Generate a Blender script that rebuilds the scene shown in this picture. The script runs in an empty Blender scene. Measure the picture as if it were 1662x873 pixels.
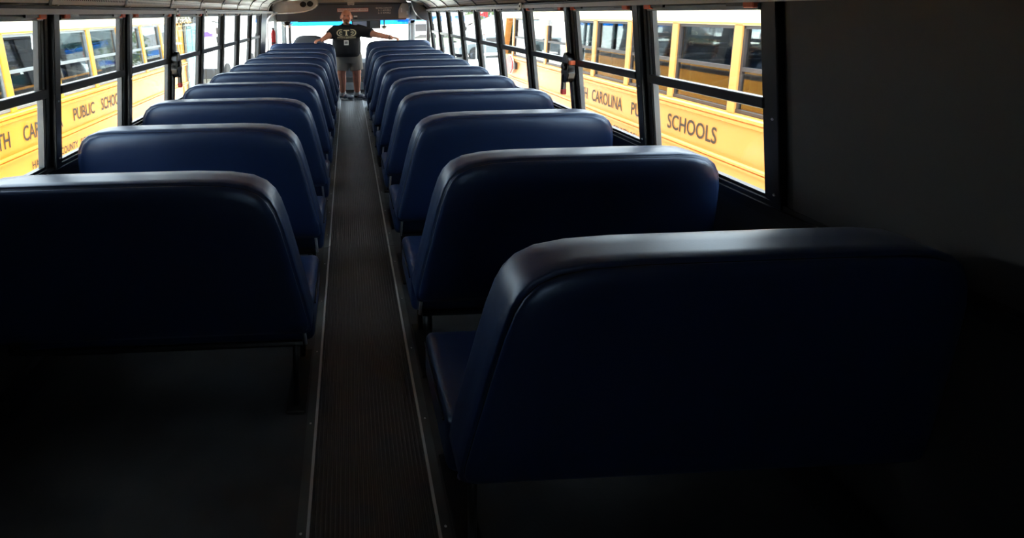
import bpy, bmesh, math, random
from mathutils import Vector, Matrix
from math import sin, cos, pi, atan2, sqrt, radians
random.seed(7)
S = bpy.context.scene
COL = S.collection

# ------------------------------------------------------------------ camera
FPX, PPX, PPY = 869.0, 600.0, 150.0           # focal length and principal point in the 1662 x 873 frame
cam_d = bpy.data.cameras.new('camera')
cam_d.sensor_fit = 'HORIZONTAL'; cam_d.sensor_width = 36.0
cam_d.lens = FPX / 1662.0 * 36.0
cam_d.shift_x = (831.0 - PPX) / 1662.0
cam_d.shift_y = -(436.5 - PPY) / 1662.0
cam_d.clip_start = 0.05; cam_d.clip_end = 500
cam = bpy.data.objects.new('camera', cam_d); COL.objects.link(cam)
fw = Vector(((563.6 - PPX) / FPX, -(21.3 - PPY) / FPX, -1.0)).normalized()   # the bus axis seen from the camera
ROLL = 0.022
up = Vector((-sin(ROLL), cos(ROLL), 0)); up = (up - fw * up.dot(fw)).normalized()
rt = fw.cross(up)
R = Matrix((rt, fw, up))                      # camera axes -> world axes
cam.matrix_world = Matrix.Translation((-0.04, 0.0, 1.38)) @ R.to_4x4()
S.camera = cam

# ------------------------------------------------------------------ sky, exposure
w = bpy.data.worlds.new('sky'); S.world = w; w.use_nodes = True
bg = w.node_tree.nodes['Background']
bg.inputs['Color'].default_value = (0.80, 0.91, 1.0, 1); bg.inputs['Strength'].default_value = 2.3
S.view_settings.view_transform = 'Standard'; S.view_settings.look = 'None'
S.view_settings.gamma = 1.0; S.view_settings.use_curve_mapping = False
S.view_settings.exposure = 1.9
sun_d = bpy.data.lights.new('sun', 'SUN'); sun_d.energy = 8.0; sun_d.angle = radians(12); sun_d.color = (1, .96, .88)
sun = bpy.data.objects.new('sun', sun_d); COL.objects.link(sun)
sun.rotation_euler = (radians(-16), radians(-1), 0)
S.cycles.max_bounces = 10; S.cycles.transparent_max_bounces = 24
S.cycles.diffuse_bounces = 5; S.cycles.use_denoising = True

# ------------------------------------------------------------------ materials
def lin(c):
    return tuple(((v / 255.0) / 12.92 if v / 255.0 <= .04045 else ((v / 255.0 + .055) / 1.055) ** 2.4) for v in c)
def mat(name, rgb, rough=.5, metal=0.0, bump=0, bscale=200, var=0, vscale=5, spec=.5, coat=0, stint=None):
    m = bpy.data.materials.new(name); m.use_nodes = True; nt = m.node_tree; b = nt.nodes['Principled BSDF']
    c = lin(rgb); b.inputs['Base Color'].default_value = (*c, 1)
    b.inputs['Roughness'].default_value = rough; b.inputs['Metallic'].default_value = metal
    b.inputs['Specular IOR Level'].default_value = spec
    if stint: b.inputs['Specular Tint'].default_value = (*stint, 1)
    if coat: b.inputs['Coat Weight'].default_value = coat; b.inputs['Coat Roughness'].default_value = .25
    tc = nt.nodes.new('ShaderNodeTexCoord')
    if var:
        n = nt.nodes.new('ShaderNodeTexNoise'); n.inputs['Scale'].default_value = vscale; n.inputs['Detail'].default_value = 5
        nt.links.new(tc.outputs['Object'], n.inputs['Vector'])
        r = nt.nodes.new('ShaderNodeValToRGB')
        r.color_ramp.elements[0].position = .3; r.color_ramp.elements[1].position = .7
        r.color_ramp.elements[0].color = (*[v * (1 - var) for v in c], 1); r.color_ramp.elements[1].color = (*[min(1, v * (1 + var)) for v in c], 1)
        nt.links.new(n.outputs['Fac'], r.inputs['Fac']); nt.links.new(r.outputs['Color'], b.inputs['Base Color'])
    if bump:
        n = nt.nodes.new('ShaderNodeTexNoise'); n.inputs['Scale'].default_value = bscale; n.inputs['Detail'].default_value = 3
        nt.links.new(tc.outputs['Object'], n.inputs['Vector'])
        bp = nt.nodes.new('ShaderNodeBump'); bp.inputs['Strength'].default_value = bump; bp.inputs['Distance'].default_value = .01
        nt.links.new(n.outputs['Fac'], bp.inputs['Height']); nt.links.new(bp.outputs['Normal'], b.inputs['Normal'])
    return m
def glass(name, tint, refl=.08, rough=.02):
    m = bpy.data.materials.new(name); m.use_nodes = True; nt = m.node_tree
    for n in list(nt.nodes): nt.nodes.remove(n)
    o = nt.nodes.new('ShaderNodeOutputMaterial'); t = nt.nodes.new('ShaderNodeBsdfTransparent'); g = nt.nodes.new('ShaderNodeBsdfGlossy')
    f = nt.nodes.new('ShaderNodeLayerWeight'); pw = nt.nodes.new('ShaderNodeMath'); pw.operation = 'POWER'; pw.inputs[1].default_value = 4.5; ml = nt.nodes.new('ShaderNodeMath'); ml.operation = 'MULTIPLY'; ml.inputs[1].default_value = .55
    nt.links.new(f.outputs['Facing'], pw.inputs[0]); nt.links.new(pw.outputs[0], ml.inputs[0])
    a = nt.nodes.new('ShaderNodeMath'); a.operation = 'ADD'; a.inputs[1].default_value = refl; a.use_clamp = True
    mx = nt.nodes.new('ShaderNodeMixShader')
    t.inputs['Color'].default_value = (*tint, 1); g.inputs['Roughness'].default_value = rough
    nt.links.new(ml.outputs[0], a.inputs[0]); nt.links.new(a.outputs[0], mx.inputs[0])
    nt.links.new(t.outputs[0], mx.inputs[1]); nt.links.new(g.outputs[0], mx.inputs[2]); nt.links.new(mx.outputs[0], o.inputs[0])
    return m
M = {}
M['vinyl'] = mat('navy_vinyl', (17, 35, 71), .38, bump=.012, bscale=200, var=.08, vscale=4, spec=.9, stint=(.62, .78, 1.0))
M['seam'] = mat('dark_stitching', (10, 16, 32), .7)
M['black'] = mat('black_painted_metal', (22, 23, 25), .38, bump=.02, bscale=90)
M['black_gloss'] = mat('black_gloss_paint', (16, 17, 19), .25)
M['rubber'] = mat('black_rubber', (18, 18, 19), .6)
M['alu'] = mat('aluminium', (200, 206, 210), .42, .35, bump=.05, bscale=60)
M['jamb'] = mat('grey_aluminium_channel', (128, 138, 142), .5, .3, var=.1, vscale=9)
M['channel'] = mat('dark_grey_window_channel', (84, 90, 94), .5, .2, var=.1, vscale=9)
M['headergrey'] = mat('light_grey_header', (190, 190, 186), .4)
M['doorglass'] = mat('painted_sky_door_glass', (104, 168, 172), .12)  # opaque pane colour with the cyan sky reflection painted in
M['wornalu'] = mat('worn_dull_aluminium', (92, 96, 98), .45, .3, var=.5, vscale=3)
M['steel'] = mat('polished_steel', (228, 231, 233), .28, .5)
M['floor'] = mat('dark_floor_rubber', (62, 65, 68), .45, var=.25, vscale=6, bump=.05, bscale=120)
M['runner'] = mat('ribbed_runner_rubber', (60, 63, 67), .42, var=.22, vscale=3.5)
M['wall'] = mat('dark_grey_wall_panel', (48, 49, 51), .5, bump=.04, bscale=50)
M['roofskin'] = mat('roof_steel', (210, 210, 205), .6)
M['bulkhead'] = mat('charcoal_bulkhead', (82, 88, 96), .55, bump=.03, bscale=60)
M['beige'] = mat('grey_beige_plastic', (186, 182, 174), .5)
M['white'] = mat('white_paint', (236, 236, 232), .4)
M['yellow'] = mat('school_bus_yellow', (210, 150, 50), .35, var=.05, vscale=2)
M['yellow_hazed'] = mat('hazed_bus_yellow', (204, 148, 82), .4, var=.05, vscale=2)  # bus yellow paled to paint in glare and lens haze
M['letter'] = mat('dark_brown_lettering', (40, 36, 30), .6)
M['orange'] = mat('orange_latch_plastic', (196, 84, 40), .5)
M['red'] = mat('red_plastic', (176, 22, 26), .4)
M['concrete'] = mat('pale_concrete', (214, 211, 204), .8, var=.06, vscale=.6, bump=.1, bscale=20)
M['glass'] = glass('clear_glass', (.93, .96, .96), .06)
M['glass_low'] = glass('lower_glass', (.95, .97, .96), .05)
M['busglass'] = glass('neighbour_glass', (.62, .68, .70), .16)
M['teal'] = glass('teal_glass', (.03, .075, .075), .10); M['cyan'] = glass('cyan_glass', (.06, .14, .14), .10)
M['glareband'] = mat('overexposed_header_glare', (246, 236, 200), .4)  # overexposed glare on the header band, painted in as cream
M['blueband'] = glass('blue_sun_band', (.09, .40, .80), .05)
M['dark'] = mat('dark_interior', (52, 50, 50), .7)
M['seatgrey'] = mat('grey_seat_vinyl', (58, 54, 54), .5)
M['skin'] = mat('skin', (205, 140, 112), .5, var=.08, vscale=14)
M['hair'] = mat('short_reddish_hair', (120, 80, 56), .8)
M['beard'] = mat('greying_goatee', (128, 98, 78), .85, bump=.4, bscale=240)
M['shirt'] = mat('black_cotton', (20, 21, 24), .85, bump=.25, bscale=22)
M['shorts'] = mat('khaki_grey_cotton', (136, 130, 118), .85, bump=.25, bscale=20)
M['cream'] = mat('cream_print', (214, 204, 170), .7)
M['sock'] = mat('white_sock', (225, 225, 222), .9)
M['shoe'] = mat('slate_blue_shoe', (62, 68, 84), .6, var=.2, vscale=30)
M['sole'] = mat('pale_sole', (172, 172, 170), .6)
M['grass'] = mat('leaf_green', (92, 108, 70), .8, var=.3, vscale=8)
M['purple'] = mat('purple_print', (96, 66, 190), .5)
M['bluefascia'] = mat('blue_fascia', (66, 120, 190), .5)
M['greyroof'] = mat('grey_shingle', (120, 120, 122), .8, var=.2, vscale=6)
M['tent'] = mat('white_canvas', (238, 238, 240), .7)
M['tyre'] = mat('tyre_rubber', (26, 26, 27), .8)
M['carpaint'] = mat('slate_car_paint', (88, 98, 104), .3)
M['carpaint2'] = mat('pale_green_car_paint', (150, 168, 140), .3)
M['paleface'] = mat('painted_mirror_reflection', (160, 172, 196), .3)  # flat colour for the pale part of the mirror's reflection
M['mirror'] = mat('mirror_glass', (190, 200, 215), .06, 1.0)
M['labelbg'] = mat('white_label', (235, 232, 226), .6)
M['redink'] = mat('red_ink', (196, 50, 48), .6)
M['blackink'] = mat('black_ink', (30, 28, 26), .6)
M['greyink'] = mat('grey_ink', (128, 126, 122), .6)
def film(name, rgb, k):
    m = bpy.data.materials.new(name); m.use_nodes = True; nt = m.node_tree
    for n in list(nt.nodes): nt.nodes.remove(n)
    o = nt.nodes.new('ShaderNodeOutputMaterial'); t = nt.nodes.new('ShaderNodeBsdfTransparent'); g = nt.nodes.new('ShaderNodeBsdfTranslucent'); mx = nt.nodes.new('ShaderNodeMixShader')
    g.inputs['Color'].default_value = (*lin(rgb), 1); mx.inputs[0].default_value = k
    nt.links.new(t.outputs[0], mx.inputs[1]); nt.links.new(g.outputs[0], mx.inputs[2]); nt.links.new(mx.outputs[0], o.inputs[0]); return m
M['yellowlabel'] = film('clear_cream_film', (250, 244, 200), .04); M['whitefilm'] = film('clear_white_film', (245, 245, 245), .2); M['paleink'] = film('pale_grey_ink', (200, 200, 200), .35); M['midink'] = film('grey_window_ink', (90, 90, 90), .7)
# perforated ceiling steel: fine rows of holes
def perforated():
    m = mat('perforated_ceiling_steel', (228, 225, 219), .32, .0); nt = m.node_tree; b = nt.nodes['Principled BSDF']
    tc = nt.nodes.new('ShaderNodeTexCoord'); v = nt.nodes.new('ShaderNodeTexVoronoi'); v.inputs['Scale'].default_value = 55; v.inputs['Randomness'].default_value = 0
    nt.links.new(tc.outputs['Object'], v.inputs['Vector'])
    r = nt.nodes.new('ShaderNodeValToRGB'); r.color_ramp.elements[0].position = .28; r.color_ramp.elements[1].position = .34
    c = lin((228, 225, 219)); r.color_ramp.elements[0].color = (.06, .06, .06, 1); r.color_ramp.elements[1].color = (*c, 1)
    nt.links.new(v.outputs['Distance'], r.inputs['Fac']); nt.links.new(r.outputs['Color'], b.inputs['Base Color'])
    return m
M['perf'] = perforated()

# ------------------------------------------------------------------ helpers
class MB:
    def __init__(s): s.v = []; s.f = []
    def add(s, vs, fs):
        o = len(s.v); s.v += [tuple(p) for p in vs]; s.f += [tuple(i + o for i in f) for f in fs]; return s
    def box(s, x0, x1, y0, y1, z0, z1):
        return s.hexa([(x0, y0, z0), (x1, y0, z0), (x1, y1, z0), (x0, y1, z0), (x0, y0, z1), (x1, y0, z1), (x1, y1, z1), (x0, y1, z1)])
    def hexa(s, p):
        return s.add(p, [(0, 3, 2, 1), (4, 5, 6, 7), (0, 1, 5, 4), (1, 2, 6, 5), (2, 3, 7, 6), (3, 0, 4, 7)])
    def prism(s, pts, a0, a1, axis='y'):           # closed polygon extruded along an axis; pts are the other two coordinates
        n = len(pts)
        def P(p, a): return {'y': (p[0], a, p[1]), 'x': (a, p[0], p[1]), 'z': (p[0], p[1], a)}[axis]
        vs = [P(p, a0) for p in pts] + [P(p, a1) for p in pts]
        return s.add(vs, [tuple(range(n)), tuple(range(2 * n - 1, n - 1, -1))] + [(i, i + n, (i + 1) % n + n, (i + 1) % n) for i in range(n)])
    def tube(s, pts, r, n=8, closed=False):
        pts = [Vector(p) for p in pts]; m = len(pts); rings = []; prev = None
        rr = r if isinstance(r, (list, tuple)) else [r] * m
        for i, p in enumerate(pts):
            a = pts[(i - 1) % m] if (closed or i) else p; b = pts[(i + 1) % m] if (closed or i < m - 1) else p
            t = (b - a).normalized()
            if prev is None: u = t.orthogonal().normalized()
            else: u = (prev - t * prev.dot(t)).normalized()
            prev = u; q = t.cross(u)
            rings.append([p + (u * cos(2 * pi * k / n) + q * sin(2 * pi * k / n)) * rr[i] for k in range(n)])
        vs = [v for ring in rings for v in ring]; fs = []
        for i in range(m if closed else m - 1):
            j = (i + 1) % m
            for k in range(n): fs.append((i * n + k, i * n + (k + 1) % n, j * n + (k + 1) % n, j * n + k))
        if not closed: fs += [tuple(range(n - 1, -1, -1)), tuple(range((m - 1) * n, m * n))]
        return s.add(vs, fs)
    def ell(s, c, r, nu=16, nv=10, rot=None):
        c = Vector(c); vs = []; fs = []
        for i in range(nv + 1):
            th = pi * i / nv
            for k in range(nu):
                ph = 2 * pi * k / nu; p = Vector((r[0] * sin(th) * cos(ph), r[1] * sin(th) * sin(ph), r[2] * cos(th)))
                if rot: p = rot @ p
                vs.append(c + p)
        for i in range(nv):
            for k in range(nu): fs.append((i * nu + k, (i + 1) * nu + k, (i + 1) * nu + (k + 1) % nu, i * nu + (k + 1) % nu))
        return s.add(vs, fs)
    def etube(s, rows, n=28):                       # rows of (centre, rx, ry), stacked in z
        vs = [(c[0] + rx * cos(2 * pi * k / n), c[1] + ry * sin(2 * pi * k / n), c[2]) for c, rx, ry in rows for k in range(n)]; m = len(rows)
        fs = [(i * n + k, i * n + (k + 1) % n, (i + 1) * n + (k + 1) % n, (i + 1) * n + k) for i in range(m - 1) for k in range(n)]
        return s.add(vs, fs + [tuple(range(n - 1, -1, -1)), tuple(range((m - 1) * n, m * n))])
    def cap(s, p, q, r0, r1, n=12):                 # tapered capsule
        p, q = Vector(p), Vector(q); t = (q - p).normalized(); pts = []; rr = []
        for a in (80, 60, 35, 12): pts.append(p - t * r0 * sin(radians(a))); rr.append(r0 * cos(radians(a)))
        for a in (12, 35, 60, 80): pts.append(q + t * r1 * sin(radians(a))); rr.append(r1 * cos(radians(a)))
        return s.tube(pts, rr, n)
    def disc(s, c, r, axis, th, n=20):
        c = Vector(c); d = Vector(axis).normalized() * th / 2
        return s.tube([c - d, c + d], r, n)
def link(name, me, m, parent=None, smooth=False):
    o = bpy.data.objects.new(name, me); COL.objects.link(o)
    if m: me.materials.append(M[m] if isinstance(m, str) else m)
    if parent: o.parent = parent
    if smooth: me.polygons.foreach_set('use_smooth', [True] * len(me.polygons))
    return o
def build(name, mb, m, parent=None, smooth=False, bevel=0, seg=2):
    me = bpy.data.meshes.new(name); me.from_pydata(mb.v, [], mb.f)
    bm = bmesh.new(); bm.from_mesh(me)
    bmesh.ops.recalc_face_normals(bm, faces=bm.faces)
    if bevel: bmesh.ops.bevel(bm, geom=list(bm.edges), offset=bevel, segments=seg, profile=.6, affect='EDGES', clamp_overlap=True)
    bm.to_mesh(me); bm.free(); me.update()
    return link(name, me, m, parent, smooth)
def tag(o, label=None, cat=None, group=None, kind=None):
    if label: o['label'] = label
    if cat: o['category'] = cat
    if group: o['group'] = group
    if kind: o['kind'] = kind
    return o
def empty(name, loc=(0, 0, 0)):
    o = bpy.data.objects.new(name, None); COL.objects.link(o); o.location = loc; o.empty_display_size = .1; return o
def child(name, mb, m, parent, **k):                # geometry given in world coordinates, parent an empty without rotation
    o = build(name, mb, m, parent, **k)
    pl = parent.location + (parent.parent.location if parent.parent else Vector())
    o.data.transform(Matrix.Translation(-pl)); return o
def copy_tree(o, parent=None):
    c = o.copy(); COL.objects.link(c); c.parent = parent
    for ch in list(o.children): copy_tree(ch, c)
    return c
def text(name, body, m, parent, origin, ux, uy, width, height, depth=.002, space=1.0, bold=0.0):
    cu = bpy.data.curves.new(name, 'FONT'); cu.body = body; cu.align_x = 'LEFT'; cu.space_character = space; cu.resolution_u = 3; cu.offset = bold
    cu.space_line = .85
    t = bpy.data.objects.new(name, cu); COL.objects.link(t)
    bpy.context.view_layer.update()
    me = bpy.data.meshes.new_from_object(t.evaluated_get(bpy.context.evaluated_depsgraph_get()))
    bpy.data.objects.remove(t)
    xs = [v.co.x for v in me.vertices]; ys = [v.co.y for v in me.vertices]
    x0, x1, y0, y1 = min(xs), max(xs), min(ys), max(ys)
    ux, uy, o = Vector(ux), Vector(uy), Vector(origin); n = ux.cross(uy)
    pl = parent.matrix_world.translation if parent else Vector()
    if parent: pl = parent.location + (parent.parent.location if parent.parent else Vector())
    for v in me.vertices:
        v.co = o + ux * ((v.co.x - x0) / (x1 - x0) * width) + uy * ((v.co.y - y0) / (y1 - y0) * height) + n * depth - pl
    me.name = name
    return link(name, me, m, parent)
ORD = ['first', 'second', 'third', 'fourth', 'fifth', 'sixth', 'seventh', 'eighth', 'ninth', 'tenth', 'eleventh']

# ------------------------------------------------------------------ bus shell
W = .713; YPS = {1: 2.125, -1: 2.06}; PWID = .105                   # post pitch, near edge of the second post, post width along the bus
YR, YF = -.9, 10.15                                # rear wall, front
ZS, ZR0, ZR1, ZT = .80, 1.078, 1.113, 1.392        # sill, rail, top of glass
LEAN = {1: .12, -1: .08}
def xin(z, s): return s * (1.183 + LEAN[s] * (1.113 - z))     # inner face of the window posts

fl = build('floor', MB().box(-1.24, 1.24, YR, YF, -.06, 0), 'floor'); tag(fl, kind='structure')
mb = MB(); HW = .172; nr = 26; st_ = 2 * HW / nr
mb.box(-HW, HW, YR, 8.75, 0.0, .004)
for i in range(nr):
    x = -HW + (i + .5) * st_
    mb.prism([(x - st_ * .36, .004), (x + st_ * .36, .004), (x + st_ * .22, .0075), (x - st_ * .22, .0075)], YR, 8.75)
build('aisle_runner', mb, 'runner', fl)
for i, s in enumerate((-1, 1)):
    mb = MB()
    for k in range(5):
        y0 = YR + .02 + k * 1.95; y1 = min(y0 + 1.945, 8.78)
        mb.prism([(s * (HW + .008), .0), (s * (HW + .036), .0), (s * (HW + .036), .004), (s * (HW + .008), .006)], y0, y1)
    tr = build('trim_%d' % (i + 1), mb, 'wornalu'); tag(tr, kind='structure')
    mb = MB()
    for k in range(24): mb.ell((s * (HW + .023), YR + .2 + k * .39, .005), (.004, .004, .002), 8, 4)
    tag(build('screw_row', mb, 'steel', tr, smooth=True), kind='stuff')
    mb = MB()
    for k in range(5):
        y0 = YR + .02 + k * 1.95; y1 = min(y0 + 1.945, 8.78)
        mb.prism([(s * (HW - .001), .0), (s * (HW + .009), .0), (s * (HW + .008), .012), (s * HW, .012)], y0, y1)
    build('raised_bead', mb, 'alu', tr)
# cab step and floor beyond the runner
build('step_plate', MB().box(-.6, 1.1, 8.78, 8.82, 0, .02), 'alu', fl)

for s, side in ((1, 'right'), (-1, 'left')):
    nf = 9 if s > 0 else 8; YP = YPS[s]             # window bays
    yend = YP - W + nf * W                          # near edge of the last post
    wl = build('wall_' + side, MB().prism([(s * 1.225, 0), (s * 1.245, 0), (s * 1.245, ZS - .03), (s * 1.225, ZS - .03)], YR, YF if s < 0 else 8.75), 'wall')
    tag(wl, kind='structure')
    mb = MB().prism([(xin(ZS, s) - s * .012, ZS - .045), (s * 1.262, ZS - .045), (s * 1.262, ZS - .012), (xin(ZS, s) - s * .012, ZS - .012)], YR, yend)
    mb.prism([(xin(ZS, s) - s * .002, ZS - .012), (xin(ZS, s) + s * .012, ZS - .012), (xin(ZS, s) + s * .012, ZS + .002), (xin(ZS, s) - s * .002, ZS + .002)], YR, yend)
    build('window_sill', mb, 'black', wl)
    mb = MB().prism([(s * 1.2, .05), (s * 1.225, .05), (s * 1.225, .13), (s * 1.212, .15), (s * 1.2, .13)], YR, 8.7)
    bb = build('baseboard_' + side, mb, 'black'); tag(bb, kind='structure')
    # outer yellow skin with rub rails, the bus one sits in
    ex = build('outer_skin', MB().prism([(s * 1.246, -.55), (s * 1.275, -.55), (s * 1.275, ZS - .015), (s * 1.246, ZS - .015)], YR, 9.0), 'yellow', wl)
    for z in (.02, .40, .70):
        build('rub_rail', MB().prism([(s * 1.275, z), (s * 1.292, z + .012), (s * 1.292, z + .045), (s * 1.275, z + .057)], YR, 9.0), 'black' if z > .5 else 'yellow', ex)
    # header above the windows
    hd = MB().prism([(xin(ZT, s) - s * .01, ZT), (s * 1.25, ZT), (s * 1.25, 1.50), (s * 1.205, 1.50), (s * 1.195, 1.428), (xin(ZT, s) - s * .018, 1.424)], YR, 8.1)
    build('window_header', hd, 'black', wl)
    build('header_trim', MB().prism([(xin(ZT, s) - s * .018, 1.393), (xin(ZT, s) - s * .008, 1.393), (xin(ZT, s) - s * .008, 1.413), (xin(ZT, s) - s * .022, 1.413)], YR, 8.1), 'headergrey', wl)
    # panel added to keep the rear window bay dark, and the corner panel behind the driver's window
    def slab(y0, y1, z0, z1, xi=0.0, xo=.06):
        p = []
        for z in (z0, z1):
            a, b = xin(z, s) + s * xi, xin(z, s) + s * xo
            p += [(a, y0, z), (b, y0, z), (b, y1, z), (a, y1, z)]
        return MB().hexa(p)
    build('added_dark_rear_panel', slab(YR, YP - W, ZS - .03, ZT + .01), 'wall', wl)
    if s < 0: build('front_quarter_panel', slab(yend, 7.62, ZS - .03, ZT + .01), 'black', wl)
    # posts
    for k in range(nf + 1):
        y0 = YP - W + k * W
        mb = slab(y0, y0 + PWID, ZS - .012, 1.424, .012, .036)
        for a, b, d in ((.0, .022, .004), (.034, .072, -.012), (.084, PWID, .004)):
            p = []
            for z in (ZS - .012, 1.424):
                x0, x1 = xin(z, s) + s * d, xin(z, s) + s * .02
                p += [(x0, y0 + a, z), (x1, y0 + a, z), (x1, y0 + b, z), (x0, y0 + b, z)]
            mb.hexa(p)
        po = build('window_post', mb, 'black', wl, bevel=.0025, seg=1)
        mbs = MB()
        for z in (ZR0 - .02, 1.40, ZS + .03): mbs.ell((xin(z, s) - s * .013, y0 + .053, z), (.004, .004, .004), 8, 5)
        tag(build('post_screw', mbs, 'alu', po, smooth=True), kind='stuff')
        if k in (3, 4) and s < 0 or k == 3 and s > 0:
            x = xin(1.405, s) - s * .022
            c = MB().disc((x, y0 + .06, 1.408), .022, (s, 0, 0), .008, 16); build('round_bracket', c, 'white', po)
            build('bracket_bolt', MB().disc((x - s * .005, y0 + .06, 1.408), .008, (s, 0, 0), .006, 10), 'black', po)

# ------------------------------------------------------------------ side windows
wn = 0
for s, side in ((-1, 'left'), (1, 'right')):
    nf = 9 if s > 0 else 8; YP = YPS[s]
    for k in range(nf):
        wn += 1
        ya = YP - W + k * W + PWID; yb = YP + k * W
        win = empty('window_%d' % wn, (xin(ZS, s), (ya + yb) / 2, ZS)); tag(win, kind='structure')
        def bar(y0, y1, z0, z1, xi, xo, q=None):
            q = q or MB(); p = []
            for z in (z0, z1):
                a, b = xin(z, s) + s * xi, xin(z, s) + s * xo
                p += [(a, y0, z), (b, y0, z), (b, y1, z), (a, y1, z)]
            return q.hexa(p)
        child('window_frame', bar(ya, yb, ZT - .012, ZT, .010, .032, bar(ya, yb, ZS, ZS + .012, .010, .032)), 'black', win)
        child('near_jamb', bar(ya, ya + .012, ZS, ZT, .01, .032), 'black', win)
        child('far_jamb', bar(yb - .014, yb, ZS, ZT, .010, .032), 'channel', win)
        child('sash_track', bar(yb - .034, yb - .014, ZR1, ZT, .012, .03), 'black', win)
        child('meeting_rail', bar(ya, yb, ZR0, ZR1, 0.0, .030), 'black', win, bevel=.003, seg=1)
        child('upper_pane', bar(ya + .006, yb - .008, ZR1 - .005, ZT - .005, .020, .024), 'glass', win)
        child('lower_pane', bar(ya + .006, yb - .008, ZS + .005, ZR0 + .005, .026, .030), 'glass_low', win)
        child('top_rail', bar(ya + .01, yb - .01, ZT - .022, ZT - .002, .002, .022), 'jamb', win, bevel=.002, seg=1)
        for y0 in (ya + .012, yb - .055):           # spring latches at the top corners
            la = child('latch', bar(y0, y0 + .043, ZT - .016, ZT + .008, -.012, .01), 'orange' if (wn < 5 or wn in (9, 10, 11)) else 'beige', win, bevel=.003, seg=1)
            yy = (y0 + .043, y0 + .12) if y0 < (ya + yb) / 2 else (y0 - .08, y0)
            o = build('latch_slider', bar(yy[0], yy[1], ZT - .010, ZT + .002, -.006, .004), 'black', la)
            o.data.transform(Matrix.Translation(-win.location))

# stickers on the emergency-exit panes
st = empty('exit_sticker', (xin(1.3, -1), 4.2, 1.31)); tag(st, 'cream sticker reading EMERGENCY EXIT on a left window pane', 'sticker', )
yA = YPS[-1] + 2 * W + PWID + .02
def pane_pt(s, y, z, off): return Vector((xin(z, s) + s * off, y, z))
def sticker_quad(s, y0, y1, z0, z1, off):
    p = [pane_pt(s, y0, z0, off), pane_pt(s, y1, z0, off), pane_pt(s, y1, z1, off), pane_pt(s, y0, z1, off)]
    q = [v + Vector((s * .0015, 0, 0)) for v in p]
    return MB().hexa(p + q)
child('sticker_sheet', sticker_quad(-1, yA, yA + .46, 1.275, 1.378, .0175), 'yellowlabel', st)
uz = (pane_pt(-1, 0, 1.4, 0) - pane_pt(-1, 0, 1.3, 0)).normalized()
text('lettering', 'EMERGENCY EXIT', 'blackink', st, pane_pt(-1, yA + .05, 1.318, .016), (0, 1, 0), uz, .38, .052, bold=.035)
text('lettering', 'DO NOT BLOCK', 'blackink', st, pane_pt(-1, yA + .08, 1.284, .016), (0, 1, 0), uz, .30, .024, bold=.03)
sr = empty('exit_sticker', (xin(1.3, 1), 3.2, 1.31)); tag(sr, 'pale white sticker with grey DO NOT BLOCK lettering on a right window pane', 'sticker')
yB = YPS[1] + W + PWID
child('sticker_sheet', sticker_quad(1, yB + .04, yB + .44, 1.285, 1.375, .0175), 'whitefilm', sr)
uzr = (pane_pt(1, 0, 1.4, 0) - pane_pt(1, 0, 1.3, 0)).normalized()
text('lettering', 'EMERGENCY EXIT', 'paleink', sr, pane_pt(1, yB + .40, 1.33, .016), (0, -1, 0), uzr, .32, .032)
text('lettering', 'DO NOT BLOCK', 'midink', sr, pane_pt(1, yB + .36, 1.292, .016), (0, -1, 0), uzr, .25, .026)
# release handles of the emergency windows
for s, k, lab in ((-1, 2, 'black emergency window release with hanging handle on a left window post'), (1, 1, 'black emergency window release with red-tipped handle on a right window post')):
    y0 = YPS[s] + k * W + .05
    e = empty('window_release', (xin(1.06, s), y0, 1.06)); tag(e, lab, 'latch', 'emergency window releases')
    x = xin(1.06, s) - s * .022
    mb = MB(); prof = [(y0 + .055 * cos(a) * (1 if sin(a) < 0 else .8), 1.065 + .085 * sin(a)) for a in [2 * pi * i / 18 for i in range(18)]]
    mb.prism(prof, x - .02, x + .024, 'x'); child('housing', mb, 'black_gloss', e, bevel=.006)
    child('pivot', MB().disc((x - s * .024, y0, 1.07), .02, (1, 0, 0), .016, 14), 'black', e)
    child('handle', MB().box(x - .012 - s * .012, x + .012 - s * .012, y0 + .01, y0 + .035, .925, 1.03), 'black_gloss', e, bevel=.006)
    child('handle_tip', MB().box(x - .013 - s * .012, x + .013 - s * .012, y0 + .008, y0 + .037, .912, .945), 'red', e, bevel=.006)
    child('red_tab', MB().box(x - .02, x + .01, y0 - .075 if s > 0 else y0 + .05, y0 - .05 if s > 0 else y0 + .075, 1.085, 1.108), 'orange', e, bevel=.004)

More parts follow.
